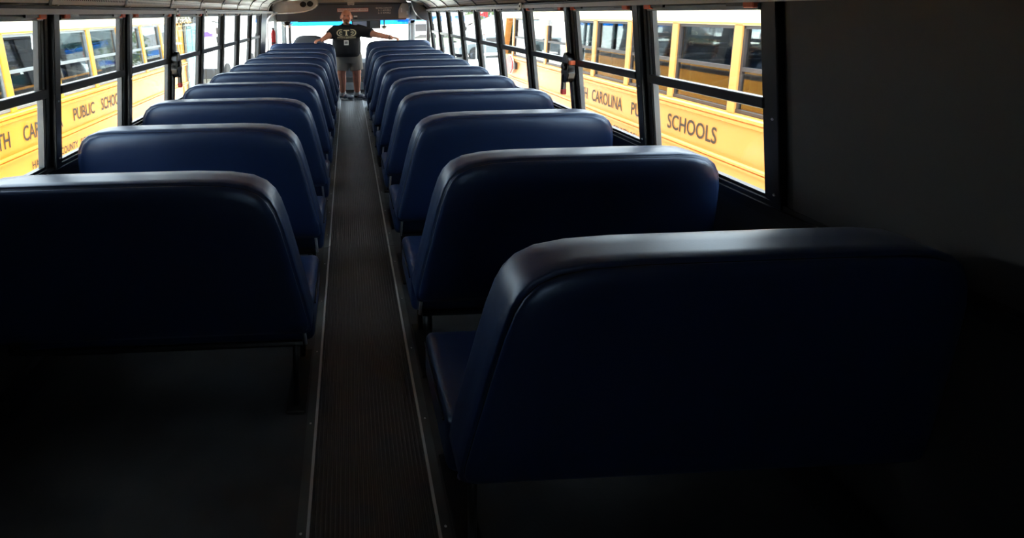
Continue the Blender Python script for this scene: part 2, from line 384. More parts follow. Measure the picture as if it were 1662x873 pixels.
# ------------------------------------------------------------------ ceiling
PROF = [(1.165, 1.430), (1.12, 1.475), (1.06, 1.520), (.97, 1.555), (.8, 1.590), (.5, 1.612), (.2, 1.620)]
PROF_L = [(1.19, 1.430), (1.175, 1.480), (1.14, 1.530), (1.07, 1.570), (.93, 1.600), (.6, 1.618), (.2, 1.626)]   # the left cove is squarer
full = PROF + [(-x, z) for x, z in reversed(PROF_L)]
ce = build('ceiling', MB().prism([(1.30, 1.44), (1.26, 1.56), (1.1, 1.65), (.8, 1.69), (0, 1.72), (-.8, 1.69), (-1.1, 1.65), (-1.26, 1.56), (-1.30, 1.44), (-1.235, 1.49), (-1.17, 1.58), (-.9, 1.635), (0, 1.67), (.9, 1.635), (1.17, 1.58), (1.235, 1.49)], YR, YF), 'roofskin')
tag(ce, kind='structure')
y = 2.1 - 4 * W + .05
while y < 8.9:
    y1 = min(y + W, 8.92); mb = MB(); n = len(full)
    for i in range(n - 1):
        (xa, za), (xb, zb) = full[i], full[i + 1]
        mb.hexa([(xa, y + .006, za), (xb, y + .006, zb), (xb, y1 + .02, zb + .007), (xa, y1 + .02, za + .007), (xa, y + .006, za + .006), (xb, y + .006, zb + .006), (xb, y1 + .02, zb + .013), (xa, y1 + .02, za + .013)])
    p = build('ceiling_panel', mb, 'perf', ce)
    mb = MB()
    for (xa, za) in full: mb.ell((xa * .99, y + .03, za - .001), (.008, .008, .004), 8, 4)
    tag(build('rivet_row', mb, 'steel', p, smooth=True), kind='stuff')
    mb = MB()
    for i in range(n - 1):
        (xa, za), (xb, zb) = full[i], full[i + 1]
        mb.hexa([(xa, y - .008, za - .004), (xb, y - .008, zb - .004), (xb, y + .012, zb - .004), (xa, y + .012, za - .004), (xa, y - .008, za + .01), (xb, y - .008, zb + .01), (xb, y + .012, zb + .01), (xa, y + .012, za + .01)])
    build('seam_strip', mb, 'jamb', p)
    y += W
mb = MB().box(-1.25, -.2, YR - .04, YR, -.06, 1.72); mb.box(.2, 1.25, YR - .04, YR, -.06, 1.72); mb.box(-.2, .2, YR - .04, YR, -.06, 1.0); mb.box(-.2, .2, YR - .04, YR, 1.24, 1.72)
wr = build('wall_rear', mb, 'wall'); tag(wr, kind='structure')
build('rear_fill_pane', MB().box(-.2, .2, YR - .025, YR - .02, 1.0, 1.24), 'glass', wr)  # unseen rear window, sized to put fill light on near seat backs
build('rear_fill_gasket', MB().box(-.22, -.19, YR - .045, YR + .01, .98, 1.26).box(.19, .22, YR - .045, YR + .01, .98, 1.26).box(-.22, .22, YR - .045, YR + .01, .98, 1.01).box(-.22, .22, YR - .045, YR + .01, 1.23, 1.26), 'rubber', wr)

# ------------------------------------------------------------------ seats
INNER = [(.19, .405), (.176, .411), (.170, .425), (.172, .45), (.186, .52), (.203, .60), (.220, .68), (.238, .76), (.256, .82), (.272, .853), (.297, .880), (.335, .899), (.40, .911), (.50, .916)]
OUTER = [(.85, .917), (1.02, .916), (1.075, .911), (1.115, .899), (1.143, .876), (1.160, .845), (1.169, .80), (1.173, .72), (1.175, .56), (1.174, .43), (1.168, .412), (1.15, .405)]
def ring_inset(pts, d):
    xs = [p[0] for p in pts]; zs = [p[1] for p in pts]
    cx, cz = (min(xs) + max(xs)) / 2, (min(zs) + max(zs)) / 2; hx, hz = (max(xs) - min(xs)) / 2, (max(zs) - min(zs)) / 2
    return [(cx + (x - cx) * (1 - d / hx), cz + (z - cz) * (1 - d / hz)) for x, z in pts]
def backrest(outline, rings, lean, ztop):
    mb = MB(); n = len(outline); allr = []
    for d, dy in rings:
        pr = ring_inset(outline, d) if d else outline
        allr.append([(x, dy + (ztop - z) * lean, z) for x, z in pr])
    vs = [p for r in allr for p in r]; fs = []
    for i in range(len(allr) - 1):
        for k in range(n): fs.append((i * n + k, i * n + (k + 1) % n, (i + 1) * n + (k + 1) % n, (i + 1) * n + k))
    fs.append(tuple(range(n))); fs.append(tuple(range((len(allr) - 1) * n, len(allr) * n)))
    return mb.add(vs, fs), allr
RINGS = [(.13, -.156), (.075, -.155), (.040, -.152), (.022, -.147), (.012, -.141), (.010, -.137), (.013, -.134), (.003, -.132), (0, -.128), (0, -.100), (0, -.060), (0, -.022), (.005, -.008), (.022, .001), (.06, .006)]
def make_seat(s):
    root = empty('bus_seat')
    out = [(x * s, z) for x, z in INNER + OUTER]
    if s < 0: out = out[::-1]
    mb, rr = backrest(out, RINGS, .10, .917)
    b = build('backrest', mb, 'vinyl', root, smooth=True)
    build('seam', MB().tube([(x, y + .0005, z) for x, y, z in rr[6]], .0036, 6, True), 'seam', b, smooth=True)
    c = MB().box(min(s * .175, s * 1.165), max(s * .175, s * 1.165), .075, .455, .275, .418)
    cu = build('cushion', c, 'vinyl', root, bevel=.03, seg=4, smooth=True)
    a, e, zz = .18, 1.16, .345
    build('seam', MB().tube([(s * .172, .11, .398), (s * .172, .42, .398)], .003, 6), 'seam', cu)
    build('seat_frame', MB().tube([(s * .22, .09, .265), (s * 1.19, .09, .265), (s * 1.19, .42, .265), (s * .22, .42, .265)], .012, 8, True), 'black', root)
    for yy, zt in ((.09, .27), (.42, .27)):
        build('leg', MB().tube([(s * .24, yy, zt), (s * .25, yy + (.03 if yy < .2 else -.03), .012)], .012, 8), 'black', root, smooth=True)
    build('foot_plate', MB().box(min(s * .215, s * .285), max(s * .215, s * .285), .08, .43, 0, .012), 'black', root, bevel=.004, seg=1)
    build('wall_bracket', MB().box(min(s * 1.16, s * 1.222), max(s * 1.16, s * 1.222), .12, .38, .25, .275), 'black', root)
    build('hinge_rod', MB().tube([(s * .205, .075, .27), (s * .215, .02, .47)], .006, 8), 'steel', root, smooth=True)
    return root
seatL, seatR = make_seat(-1), make_seat(1)
for s, proto, y0, n, nm in ((-1, seatL, 1.61, 9, 'left'), (1, seatR, 1.054, 10, 'right')):
    for i in range(n):
        o = proto if i == 0 else copy_tree(proto)
        o.location = (0, y0 + i * .71, 0)
        tag(o, 'navy blue vinyl bus seat, %s from the camera in the %s row' % (ORD[i], nm), 'bus seat', 'seats of the %s row' % nm)

# padded barriers ahead of the front seats
for s, zt, nm in ((-1, .952, 'left'), (1, .968, 'right')):
    e = empty('padded_barrier', (0, 8.06, 0)); tag(e, 'tall navy padded barrier ahead of the %s row, under the standing man\'s hand' % nm, 'barrier')
    pr = [(.2, .12), (.202, .3), (.212, .6), (.222, .75), (.234, .86), (.248, .90), (.272, .932), (.31, .952), (.37, .962), (.5, .968), (1.08, .968), (1.13, .96), (1.175, .938), (1.198, .90), (1.205, .85), (1.205, .12)]
    out = [(x * s, z + (zt - .968 if z > .5 else 0)) for x, z in pr]
    if s < 0: out = out[::-1]
    mb, rr = backrest(out, [(.09, -.083), (.03, -.080), (.014, -.074), (.016, -.070), (.008, -.066), (0, -.05), (0, -.02), (.008, -.006), (.03, .0), (.07, .003)], .0, zt)
    b = build('barrier_pad', mb, 'vinyl', e, smooth=True)
    build('seam', MB().tube(rr[3], .003, 6, True), 'seam', b, smooth=True)
    for x in (.27, .95):
        build('leg', MB().tube([(s * x, -.04, .0), (s * x, -.04, .16)], .014, 8), 'black', e)
    build('modesty_panel', MB().box(min(s * .24, s * 1.18), max(s * .24, s * 1.18), -.05, -.035, .05, .14), 'black', e)

# ------------------------------------------------------------------ front of the bus
bh = empty('front_bulkhead', (0, 8.9, 1.25)); tag(bh, 'charcoal header panel above the windshield at the front of the bus', 'bulkhead')
mb = MB().prism([(-1.22, 1.268), (.93, 1.268), (.96, 1.30), (.99, 1.40), (.97, 1.535), (.5, 1.553), (0, 1.558), (-.6, 1.552), (-1.1, 1.52), (-1.22, 1.45)], 8.92, 9.05)
child('header_panel', mb, 'bulkhead', bh)
child('header_cap', MB().prism([(-1.1, 1.53), (-.6, 1.552), (0, 1.558), (.5, 1.553), (.97, 1.535), (.9, 1.60), (0, 1.66), (-.9, 1.60)], 8.93, 9.0), 'beige', bh)
child('upper_trim', MB().box(-1.0, .9, 8.905, 8.92, 1.515, 1.53), 'black', bh)
child('lower_edge', MB().box(-1.2, .93, 8.90, 9.06, 1.252, 1.268), 'jamb', bh)
child('corner_cover', MB().prism([(.80, 1.285), (.97, 1.285), (.985, 1.40), (.955, 1.52), (.86, 1.53), (.80, 1.42)], 8.86, 8.92), 'beige', bh, bevel=.01)
child('corner_lens', MB().box(.84, .86, 8.845, 8.86, 1.38, 1.45), 'white', bh, bevel=.004)
child('corner_lens', MB().box(.93, .96, 8.845, 8.86, 1.34, 1.40), 'white', bh, bevel=.004)
child('compartment_latch', MB().box(.075, .125, 8.9, 8.92, 1.285, 1.305), 'black', bh, bevel=.004)
sg = empty('safety_sign', (.05, 8.915, 1.43)); tag(sg, 'red and white SAFETY EQUIPMENT INSIDE sign on the front header', 'sign')
child('sign_plate', MB().box(-.206, .309, 8.912, 8.919, 1.399, 1.461), 'redink', sg)
child('sign_field', MB().box(-.200, .303, 8.909, 8.912, 1.404, 1.456), 'labelbg', sg)
text('lettering', 'SAFETY EQUIPMENT INSIDE', 'redink', sg, (-.185, 8.909, 1.412), (1, 0, 0), (0, 0, 1), .475, .036)
cp = empty('capacity_notice', (.56, 8.92, 1.36)); tag(cp, 'white painted seating capacity notice in small capitals on the front header', 'notice')
text('lettering', 'SEATING CAPACITY', 'labelbg', cp, (.43, 8.919, 1.44), (1, 0, 0), (0, 0, 1), .265, .026)
text('lettering', '3 - 5  60 PUPILS', 'labelbg', cp, (.47, 8.919, 1.402), (1, 0, 0), (0, 0, 1), .205, .028)
text('lettering', '6 - 8  40 PUPILS', 'labelbg', cp, (.47, 8.919, 1.362), (1, 0, 0), (0, 0, 1), .205, .028)
tg = empty('inspection_tag', (.095, 8.915, 1.31)); tag(tg, 'small white tag on the header beside the man\'s head', 'tag')
child('tag_plate', MB().box(.066, .126, 8.908, 8.919, 1.312, 1.336), 'white', tg, bevel=.003)
# camera dome on the ceiling
dm = empty('dome_camera', (.02, 8.6, 1.5)); tag(dm, 'small pale dome camera on the ceiling above the man', 'camera')
child('mount', MB().box(-.035, .075, 8.55, 8.66, 1.522, 1.556), 'beige', dm, bevel=.008)
child('dome', MB().ell((.02, 8.60, 1.523), (.042, .042, .03)), 'black_gloss', dm, smooth=True)
child('rim', MB().tube([(.02 + .046 * cos(a), 8.60 + .046 * sin(a), 1.52 - .01 * (sin(a) < -.2)) for a in [2 * pi * i / 20 for i in range(20)]], .006, 6, True), 'white', dm, smooth=True)
# overhead unit on the left with two round vents
ob = empty('overhead_unit', (-.85, 8.3, 1.4)); tag(ob, 'grey-beige overhead box with two round vents above the driver', 'overhead box')
prof = [(-1.185, 1.535), (-1.165, 1.47), (-1.135, 1.392), (-.87, 1.398), (-.70, 1.412), (-.60, 1.438), (-.535, 1.475), (-.50, 1.515), (-.505, 1.58), (-.9, 1.58), (-1.12, 1.565)]
child('housing', MB().prism(prof, 8.3, 8.72), 'beige', ob, bevel=.003, seg=1)
child('edge_highlight', MB().tube([(x, 8.30, z - .002) for x, z in prof[2:8]], .009, 8), 'white', ob, smooth=True)  # white strip drawn for the light along the bottom edge
for x, z in ((-.708, 1.522), (-.603, 1.528)):
    v = child('vent', MB().disc((x, 8.292, z), .044, (0, 1, 0), .02, 22), 'rubber', ob)
    q = build('vent_ring', MB().tube([(x + .046 * cos(a), 8.285, z + .036 * sin(a)) for a in [2 * pi * i / 22 for i in range(22)]], .004, 6, True), 'black', v, smooth=True)
    q.data.transform(Matrix.Translation(-ob.location))
# transverse bows that frame the cab
for s, nm, pts in ((1, 'right', [(.915, 1.55), (.93, 1.47), (.957, 1.40), (1.0, 1.335), (1.06, 1.28), (1.13, 1.248), (1.19, 1.25), (1.19, 1.42), (1.128, 1.43), (1.03, 1.487), (.93, 1.54)]),
                   (-1, 'left', [(-1.13, 1.545), (-1.15, 1.50), (-1.14, 1.42), (-1.165, 1.36), (-1.205, 1.30), (-1.225, 1.20), (-1.23, .3), (-1.245, .3), (-1.245, 1.42), (-1.22, 1.50), (-1.17, 1.55)])):
    b = build('trim_%d' % (3 if s > 0 else 4), MB().prism(pts, 8.0, 8.14), 'bulkhead' if s > 0 else 'black', bevel=.006, seg=1); tag(b, kind='structure')
gr = empty('grab_rail', (-1.2, 7.93, .3)); tag(gr, 'curved polished steel grab rail at the left front pillar', 'grab rail')
child('rail', MB().tube([(-1.05, 7.9, 1.40), (-1.10, 7.9, 1.385), (-1.16, 7.9, 1.345), (-1.195, 7.9, 1.30), (-1.205, 7.9, 1.2), (-1.21, 7.9, .9), (-1.21, 7.9, .3)], .016, 10), 'steel', gr, smooth=True)
child('flange', MB().disc((-1.215, 7.9, .31), .03, (1, 0, 0), .012), 'steel', gr)
fe = empty('fire_extinguisher', (-1.13, 8.2, .85)); tag(fe, 'red fire extinguisher mounted behind the steel grab rail', 'extinguisher')
child('cylinder', MB().tube([(-1.165, 8.2, .82), (-1.165, 8.2, .83), (-1.165, 8.2, 1.10), (-1.165, 8.2, 1.135), (-1.165, 8.2, 1.15)], [.03, .036, .036, .024, .012], 16), 'red', fe, smooth=True)
child('valve', MB().box(-1.185, -1.145, 8.18, 8.22, 1.15, 1.18), 'black', fe, bevel=.004)
child('mounting_strap', MB().disc((-1.165, 8.2, .95), .038, (0, 0, 1), .02), 'black', fe)

# windshield, cab pillars, driver's window, entrance door
wf = empty('window_18', (0, 10.0, .6)); tag(wf, kind='structure')
child('windshield_pane', MB().box(-1.1, 1.12, 10.0, 10.006, .5, 1.155), 'glass', wf)
child('sun_band', MB().box(-1.1, 1.12, 10.0, 10.006, 1.155, 1.26), 'blueband', wf)
mb = MB().box(-1.13, -1.085, 9.97, 10.04, .4, 1.30); mb.box(1.105, 1.15, 9.97, 10.04, .4, 1.30); mb.box(-1.13, 1.15, 9.97, 10.04, 1.26, 1.56); mb.box(-1.13, 1.15, 9.97, 10.04, .4, .5)
child('windshield_frame', mb, 'black', wf)
child('wiper_arm', MB().tube([(-.95, 9.97, 1.235), (-.4, 9.97, 1.24), (.1, 9.97, 1.238)], .012, 6), 'black', wf)
wd = empty('window_19', (-1.2, 9.1, .8)); tag(wd, kind='structure')
child('driver_pane', MB().box(-1.235, -1.23, 8.16, 9.95, .78, 1.30), 'glass', wd)
mb = MB().box(-1.245, -1.2, 8.14, 9.97, 1.27, 1.46); mb.box(-1.245, -1.2, 8.9, 8.96, .78, 1.3); mb.box(-1.245, -1.2, 9.9, 9.98, .78, 1.3)
child('driver_window_frame', mb, 'jamb', wd)
dr = empty('door_1', (1.2, 9.0, 0)); tag(dr, kind='structure')
for i, (y0, y1, x0, x1) in enumerate(((9.0, 9.42, 1.02, 1.06), (9.42, 9.9, 1.10, 1.14))):
    lf = empty('door_leaf'); lf.parent = dr
    for nm, q, m in (('leaf_frame', MB().box(x0, x1, y0, y0 + .05, -.1, 1.24).box(x0, x1, y1 - .05, y1, -.1, 1.24).box(x0, x1, y0, y1, 1.20, 1.24).box(x0, x1, y0, y1, -.1, 0.3), 'jamb'), ('leaf_pane', MB().box((x0 + x1) / 2, (x0 + x1) / 2 + .005, y0 + .05, y1 - .05, .3, 1.2), 'glass')):
        o = build(nm, q, m, lf); o.data.transform(Matrix.Translation(-dr.location))
child('door_post', MB().box(1.17, 1.22, 8.2, 8.26, 0, 1.26), 'black', dr)
child('door_header', MB().box(1.0, 1.22, 8.14, 9.95, 1.26, 1.48), 'bulkhead', dr)
# dashboard
ds = empty('dashboard', (0, 9.6, 0)); tag(ds, 'dark dashboard and engine cover below the windshield', 'dashboard')
child('dash_body', MB().prism([(9.45, .05), (9.97, .05), (9.97, .56), (9.65, .56), (9.5, .5), (9.45, .4)], -1.1, .55, 'x'), 'bulkhead', ds, bevel=.015)
child('engine_cover', MB().prism([(9.3, 0), (9.97, 0), (9.97, .3), (9.42, .26)], -.35, .5, 'x'), 'wall', ds, bevel=.02)
child('kick_plate', MB().box(-.32, .47, 9.285, 9.3, .05, .18), 'jamb', ds)
# interior mirror
mr = empty('interior_mirror', (.3, 9.3, 1.2)); tag(mr, 'wide dark interior mirror hanging below the front header', 'mirror')
child('mirror_back', MB().box(.03, .53, 9.26, 9.29, 1.108, 1.248), 'black', mr, bevel=.012)
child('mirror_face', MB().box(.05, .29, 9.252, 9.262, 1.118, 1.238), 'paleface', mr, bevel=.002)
child('mirror_face', MB().box(.35, .515, 9.252, 9.262, 1.118, 1.238), 'carpaint', mr, bevel=.002)  # darker part of the mirror's reflection, painted flat
child('stem', MB().tube([(.28, 9.28, 1.245), (.28, 9.1, 1.27)], .01, 8), 'black', mr)
pd = empty('hanging_fan', (.58, 9.2, 1.1)); tag(pd, 'small round fan on a black stem hanging right of the mirror', 'fan')
child('stem', MB().tube([(.575, 9.06, 1.262), (.575, 9.06, 1.15)], .012, 8), 'black', pd)
child('cup', MB().tube([(.575, 9.06, 1.16), (.575, 9.06, 1.15), (.575, 9.06, 1.135)], [.03, .052, .045], 16), 'black', pd, smooth=True)
child('face', MB().tube([(.575, 9.06, 1.136), (.575, 9.06, 1.118), (.575, 9.06, 1.105)], [.042, .03, .014], 16), 'beige', pd, smooth=True)
dfn = empty('dash_fan', (-1.02, 8.82, 1.2)); tag(dfn, 'black cab fan with pale bracket at the upper left corner of the windshield', 'fan')
child('stem', MB().tube([(-1.02, 8.80, 1.256), (-1.02, 8.8995, 1.256)], .010, 8), 'black', dfn)
child('fan_body', MB().ell((-1.02, 8.82, 1.225), (.05, .04, .035)), 'black', dfn, smooth=True)
child('bracket', MB().tube([(-1.10, 8.82, 1.215), (-1.03, 8.81, 1.17), (-.99, 8.81, 1.165), (-.93, 8.82, 1.245)], .008, 8), 'white', dfn, smooth=True)
pl = build('trim_5', MB().box(-1.12, -1.09, 9.25, 9.3, .4, 1.27), 'jamb'); tag(pl, kind='structure')
# driver's seat
sd = empty('driver_seat', (-.7, 9.1, 0)); tag(sd, 'high-backed dark driver seat behind the left barrier', 'driver seat')
sp = [(-.97, .45), (-.97, .88), (-.94, .935), (-.90, .985), (-.85, 1.012), (-.78, 1.024), (-.65, 1.024), (-.56, 1.016), (-.49, .99), (-.45, .945), (-.43, .88), (-.43, .45)]
mb, rr = backrest(sp[::-1], [(.05, -.09), (.015, -.08), (0, -.05), (0, -.02), (.02, .01)], .08, 1.02)
o = build('backrest', mb, 'bulkhead', sd, smooth=True); o.data.transform(Matrix.Translation((.7, 0, 0)))
child('cushion', MB().box(-.95, -.45, 9.1, 9.42, .36, .46), 'bulkhead', sd, bevel=.03, seg=3, smooth=True)
child('pedestal', MB().box(-.82, -.58, 9.12, 9.4, 0, .36), 'black', sd, bevel=.01)

# ------------------------------------------------------------------ the man standing in the aisle
from mathutils.bvhtree import BVHTree
def fuse(name, mb, m, parent, voxel, smooth=4, factor=.5):
    me = bpy.data.meshes.new(name); me.from_pydata(mb.v, [], mb.f)
    bm = bmesh.new(); bm.from_mesh(me); bmesh.ops.recalc_face_normals(bm, faces=bm.faces); bm.to_mesh(me); bm.free()
    o = bpy.data.objects.new(name, me); COL.objects.link(o)
    r = o.modifiers.new('remesh', 'REMESH'); r.mode = 'VOXEL'; r.voxel_size = voxel
    sm = o.modifiers.new('smooth', 'SMOOTH'); sm.iterations = smooth; sm.factor = factor
    bpy.context.view_layer.update()
    nm = bpy.data.meshes.new_from_object(o.evaluated_get(bpy.context.evaluated_depsgraph_get()))
    bpy.data.objects.remove(o); nm.name = name; nm.materials.clear()
    out = link(name, nm, m, parent, smooth=True); tree_ = BVHTree.FromPolygons([v.co.copy() for v in nm.vertices], [tuple(p.vertices) for p in nm.polygons])
    nm.transform(Matrix.Translation(-parent.location)); return out, tree_
man = empty('person', (-.02, 8.55, 0)); tag(man, 'person in black T-shirt and grey shorts standing in the aisle, hands on both barriers', 'person')
hx, hy, hz = -.056, 8.45, 1.322
mb = MB()
mb.ell((hx, hy + .01, hz + .018), (.083, .098, .088), 20, 14)                    # skull
mb.ell((hx, hy - .012, hz - .035), (.070, .080, .075), 18, 12)                   # face
mb.ell((hx, hy - .035, hz - .085), (.044, .046, .030), 14, 8)                    # chin
mb.ell((hx, hy - .082, hz + .022), (.058, .018, .012), 14, 8)                    # brow
mb.cap((hx, hy - .088, hz + .008), (hx, hy - .108, hz - .026), .010, .015, 10)   # nose
for e_ in (-1, 1):
    mb.ell((hx + e_ * .016, hy - .096, hz - .027), (.010, .010, .008), 8, 6)
    mb.ell((hx + e_ * .088, hy + .012, hz - .006), (.012, .024, .032), 10, 8)    # ears
    mb.ell((hx + e_ * .045, hy - .062, hz - .028), (.026, .024, .022), 10, 8)    # cheeks
mb.ell((hx, hy - .090, hz - .058), (.026, .012, .008), 10, 6)                    # lips
mb.cap((hx - .002, hy + .02, hz - .08), (hx - .004, hy + .03, 1.15), .058, .064) # neck
mb.ell((hx - .004, 8.47, 1.03), (.17, .11, .16)); mb.ell((hx - .004, 8.45, .86), (.185, .14, .15)); mb.ell((-.035, 8.49, .72), (.16, .12, .10))
for e_, sh, el, wr_ in ((-1, (-.215, 8.47, 1.125), (-.345, 8.33, 1.035), (-.425, 8.125, .992)), (1, (.105, 8.47, 1.125), (.345, 8.29, 1.058), (.612, 8.115, 1.003))):
    mb.cap(sh, el, .072, .054); mb.cap(el, wr_, .052, .034)
    el, wv = Vector(el), Vector(wr_)
    top = .962 if e_ < 0 else .978                                               # top of the barrier pad plus skin
    kn = Vector((wr_[0] + e_ * .068, 8.055, top + .020))                         # knuckle row centre
    fwd = (kn - wv).normalized(); across = Vector((fwd.y, -fwd.x, 0)).normalized()
    if across.y > 0: across = -across                                            # towards the camera side
    for k in range(4):
        base = kn + across * (-.027 + .018 * k); mb.cap(wv.lerp(base, .25), base, .016, .0125, 8)
        L = (.050, .058, .054, .042)[3 - k]
        m1 = base + fwd * L * .5 + Vector((0, -.004, -.004)); m2 = m1 + fwd * L * .32 + Vector((0, -.006, -.013)); m3 = m2 + fwd * L * .2 + Vector((0, -.006, -.016))
        mb.cap(base, m1, .0105, .0095, 8); mb.cap(m1, m2, .0095, .0088, 8); mb.cap(m2, m3, .0088, .0078, 8)
    tb = wv.lerp(kn, .35) + across * .022; t1 = tb + across * .030 + fwd * .022 + Vector((0, 0, -.010)); t2 = t1 + across * .010 + fwd * .026 + Vector((0, 0, -.010))
    mb.cap(tb, t1, .014, .0115, 8); mb.cap(t1, t2, .0112, .009, 8)
for hipx, kx, ax in ((-.125, -.148, -.140), (.055, .092, .094)):
    mb.cap((hipx, 8.5, .70), (kx, 8.49, .45), .095, .072)
    mb.cap((kx, 8.49, .45), (kx * .5 + ax * .5, 8.54, .31), .066, .068)
    mb.cap((kx * .5 + ax * .5, 8.54, .31), (ax, 8.58, .10), .066, .044)
    mb.cap((ax, 8.59, .07), (ax + .05, 8.53, .045), .036, .034)
body, _ = fuse('body', mb, 'skin', man, .0062, 3)
# clothes
mb = MB()
mb.ell((hx - .006, 8.475, 1.055), (.215, .140, .140), 24, 16); mb.ell((hx - .004, 8.45, .90), (.228, .185, .160), 24, 16)
mb.etube([((hx - .002, 8.462, .705), .200, .150), ((hx - .002, 8.455, .76), .219, .172), ((hx - .004, 8.45, .88), .227, .184), ((hx - .006, 8.46, 1.0), .218, .162)])
mb.cap((-.185, 8.475, 1.125), (hx, 8.48, 1.160), .070, .072); mb.cap((.08, 8.475, 1.125), (hx, 8.48, 1.160), .070, .072)
for sh, se in (((-.215, 8.47, 1.115), (-.325, 8.35, 1.045)), ((.11, 8.47, 1.115), (.335, 8.295, 1.060))):
    a, b = Vector(sh), Vector(se); mb.cap(a + Vector((0, 0, -.015)), a.lerp(b, .30), .100, .092); mb.tube([a, a.lerp(b, .5), b], [.095, .088, .074], 18)
shirt, shirt_tree = fuse('t_shirt', mb, 'shirt', man, .0075, 4)
mb = MB()
mb.etube([((-.03, 8.5, .60), .208, .120), ((-.03, 8.49, .70), .212, .140), ((-.035, 8.475, .77), .205, .150)])
for hipx, kx in ((-.125, -.143), (.062, .094)):
    mb.tube([(hipx, 8.5, .70), (hipx * .6 + kx * .4, 8.497, .60), (kx, 8.49, .478)], [.116, .112, .103], 20)
shorts, _ = fuse('shorts', mb, 'shorts', man, .0075, 3)
child('collar', MB().tube([(hx - .004 + .068 * cos(a), 8.468 + .062 * sin(a), 1.206 + .016 * sin(a)) for a in [2 * pi * i / 24 for i in range(24)]], .010, 8, True), 'shirt', man, smooth=True)
for ax in (-.140, .094):
    child('sock', MB().tube([(ax, 8.585, .06), (ax, 8.583, .12), (ax, 8.58, .135)], [.054, .051, .050], 16), 'sock', man, smooth=True)
    hx0, ty = ax - .012, 8.60
    mb = MB(); d = Vector((.130, -.125, 0)); h0 = Vector((ax - .005, 8.61, 0))
    mb.ell(h0 + Vector((0, 0, .045)), (.054, .054, .046)); mb.ell(h0 + d * .5 + Vector((0, 0, .045)), (.060, .060, .044)); mb.ell(h0 + d + Vector((0, 0, .036)), (.056, .056, .034))
    mb.cap(h0 + Vector((0, 0, .07)), h0 + Vector((.012, -.012, .088)), .046, .044)
    sh_, _ = fuse('shoe', mb, 'shoe', man, .006, 3)
    q = MB(); n_ = 24; dn = d.normalized(); sd_ = Vector((-dn.y, dn.x, 0))
    ol = []
    for i in range(n_):
        a = 2 * pi * i / n_; ol.append(h0 + d * .5 + dn * cos(a) * .147 + sd_ * sin(a) * (.059 + .006 * cos(a)))
    q.prism([(p.x, p.y) for p in ol], .001, .026, 'z')
    o = build('sole', q, 'sole', sh_); o.data.transform(Matrix.Translation(-man.location))
    q = MB()
    for j in range(3):
        c = h0 + d * (.42 + .14 * j) + Vector((0, 0, .084 - .008 * j)); q.tube([c - sd_ * .03, c + Vector((0, 0, .006)), c + sd_ * .03], .004, 6)
    o = build('laces', q, 'sock', sh_); o.data.transform(Matrix.Translation(-man.location))
# face
for e_ in (-1, 1):
    ex, ey, ez = hx + e_ * .031, hy - .079, hz + .004
    eye = child('eye', MB().ell((ex, ey, ez), (.013, .008, .0075), 12, 8), 'labelbg', man, smooth=True)
    o = build('iris', MB().ell((ex, ey - .006, ez), (.006, .004, .006), 10, 6), 'blackink', eye, smooth=True); o.data.transform(Matrix.Translation(-man.location))
    child('eyebrow', MB().tube([(ex - .018, hy - .093, ez + .014), (ex, hy - .098, ez + .019), (ex + .018, hy - .090, ez + .014)], [.003, .005, .003], 8), 'hair', man, smooth=True)
child('mouth', MB().tube([(hx - .024, hy - .095, hz - .060), (hx, hy - .104, hz - .058), (hx + .024, hy - .095, hz - .060)], [.002, .004, .002], 8), 'redink', man, smooth=True)
mb = MB(); mb.ell((hx, hy - .060, hz - .088), (.036, .030, .024), 14, 8); mb.tube([(hx - .036, hy - .078, hz - .078), (hx - .034, hy - .090, hz - .052), (hx, hy - .106, hz - .043), (hx + .034, hy - .090, hz - .052), (hx + .036, hy - .078, hz - .078)], [.009, .008, .007, .008, .009], 8)
fuse('goatee', mb, 'beard', man, .004, 2)
mb = MB()
for e_ in (-1, 1): mb.ell((hx + e_ * .074, hy + .035, hz + .015), (.014, .045, .040), 12, 8)
mb.ell((hx, hy + .085, hz - .005), (.070, .028, .055), 14, 8)
fuse('short_hair', mb, 'hair', man, .006, 2)
wb = Vector((.60, 8.123, 1.0055)); wd_ = (Vector((.612, 8.115, 1.003)) - Vector((.345, 8.29, 1.058))).normalized(); u_ = wd_.orthogonal().normalized(); v_ = wd_.cross(u_)
child('bracelet', MB().tube([wb + (u_ * cos(a) + v_ * sin(a)) * .034 for a in [2 * pi * i / 18 for i in range(18)]], .0065, 6, True), 'black', man, smooth=True)
# print on the shirt, laid on the cloth
def on_shirt(name, o2d, m, tree_=shirt_tree, off=.0025):
    me = o2d.data
    for v in me.vertices:
        hit = tree_.ray_cast(Vector((v.co.x, 7.9, v.co.z)), Vector((0, 1, 0)))
        if hit[0] is not None: v.co.y = hit[0].y - off
        else: v.co.y = 8.3
    me.transform(Matrix.Translation(-man.location)); o2d.parent = shirt; return o2d
def strip2d(name, pts, wd, m):
    n = len(pts); vs = []
    for i, (x, z) in enumerate(pts):
        a = Vector(pts[max(0, i - 1)]); b = Vector(pts[min(n - 1, i + 1)]); t = (b - a).normalized(); nn_ = Vector((-t.y, t.x)) * (wd[i] if isinstance(wd, list) else wd) / 2
        vs += [(x - nn_.x, 8.3, z - nn_.y), (x + nn_.x, 8.3, z + nn_.y)]
    me = bpy.data.meshes.new(name); me.from_pydata(vs, [], [(2 * i, 2 * i + 1, 2 * i + 3, 2 * i + 2) for i in range(n - 1)])
    return on_shirt(name, link(name, me, m), m)
gx, gz = -.060, 1.078
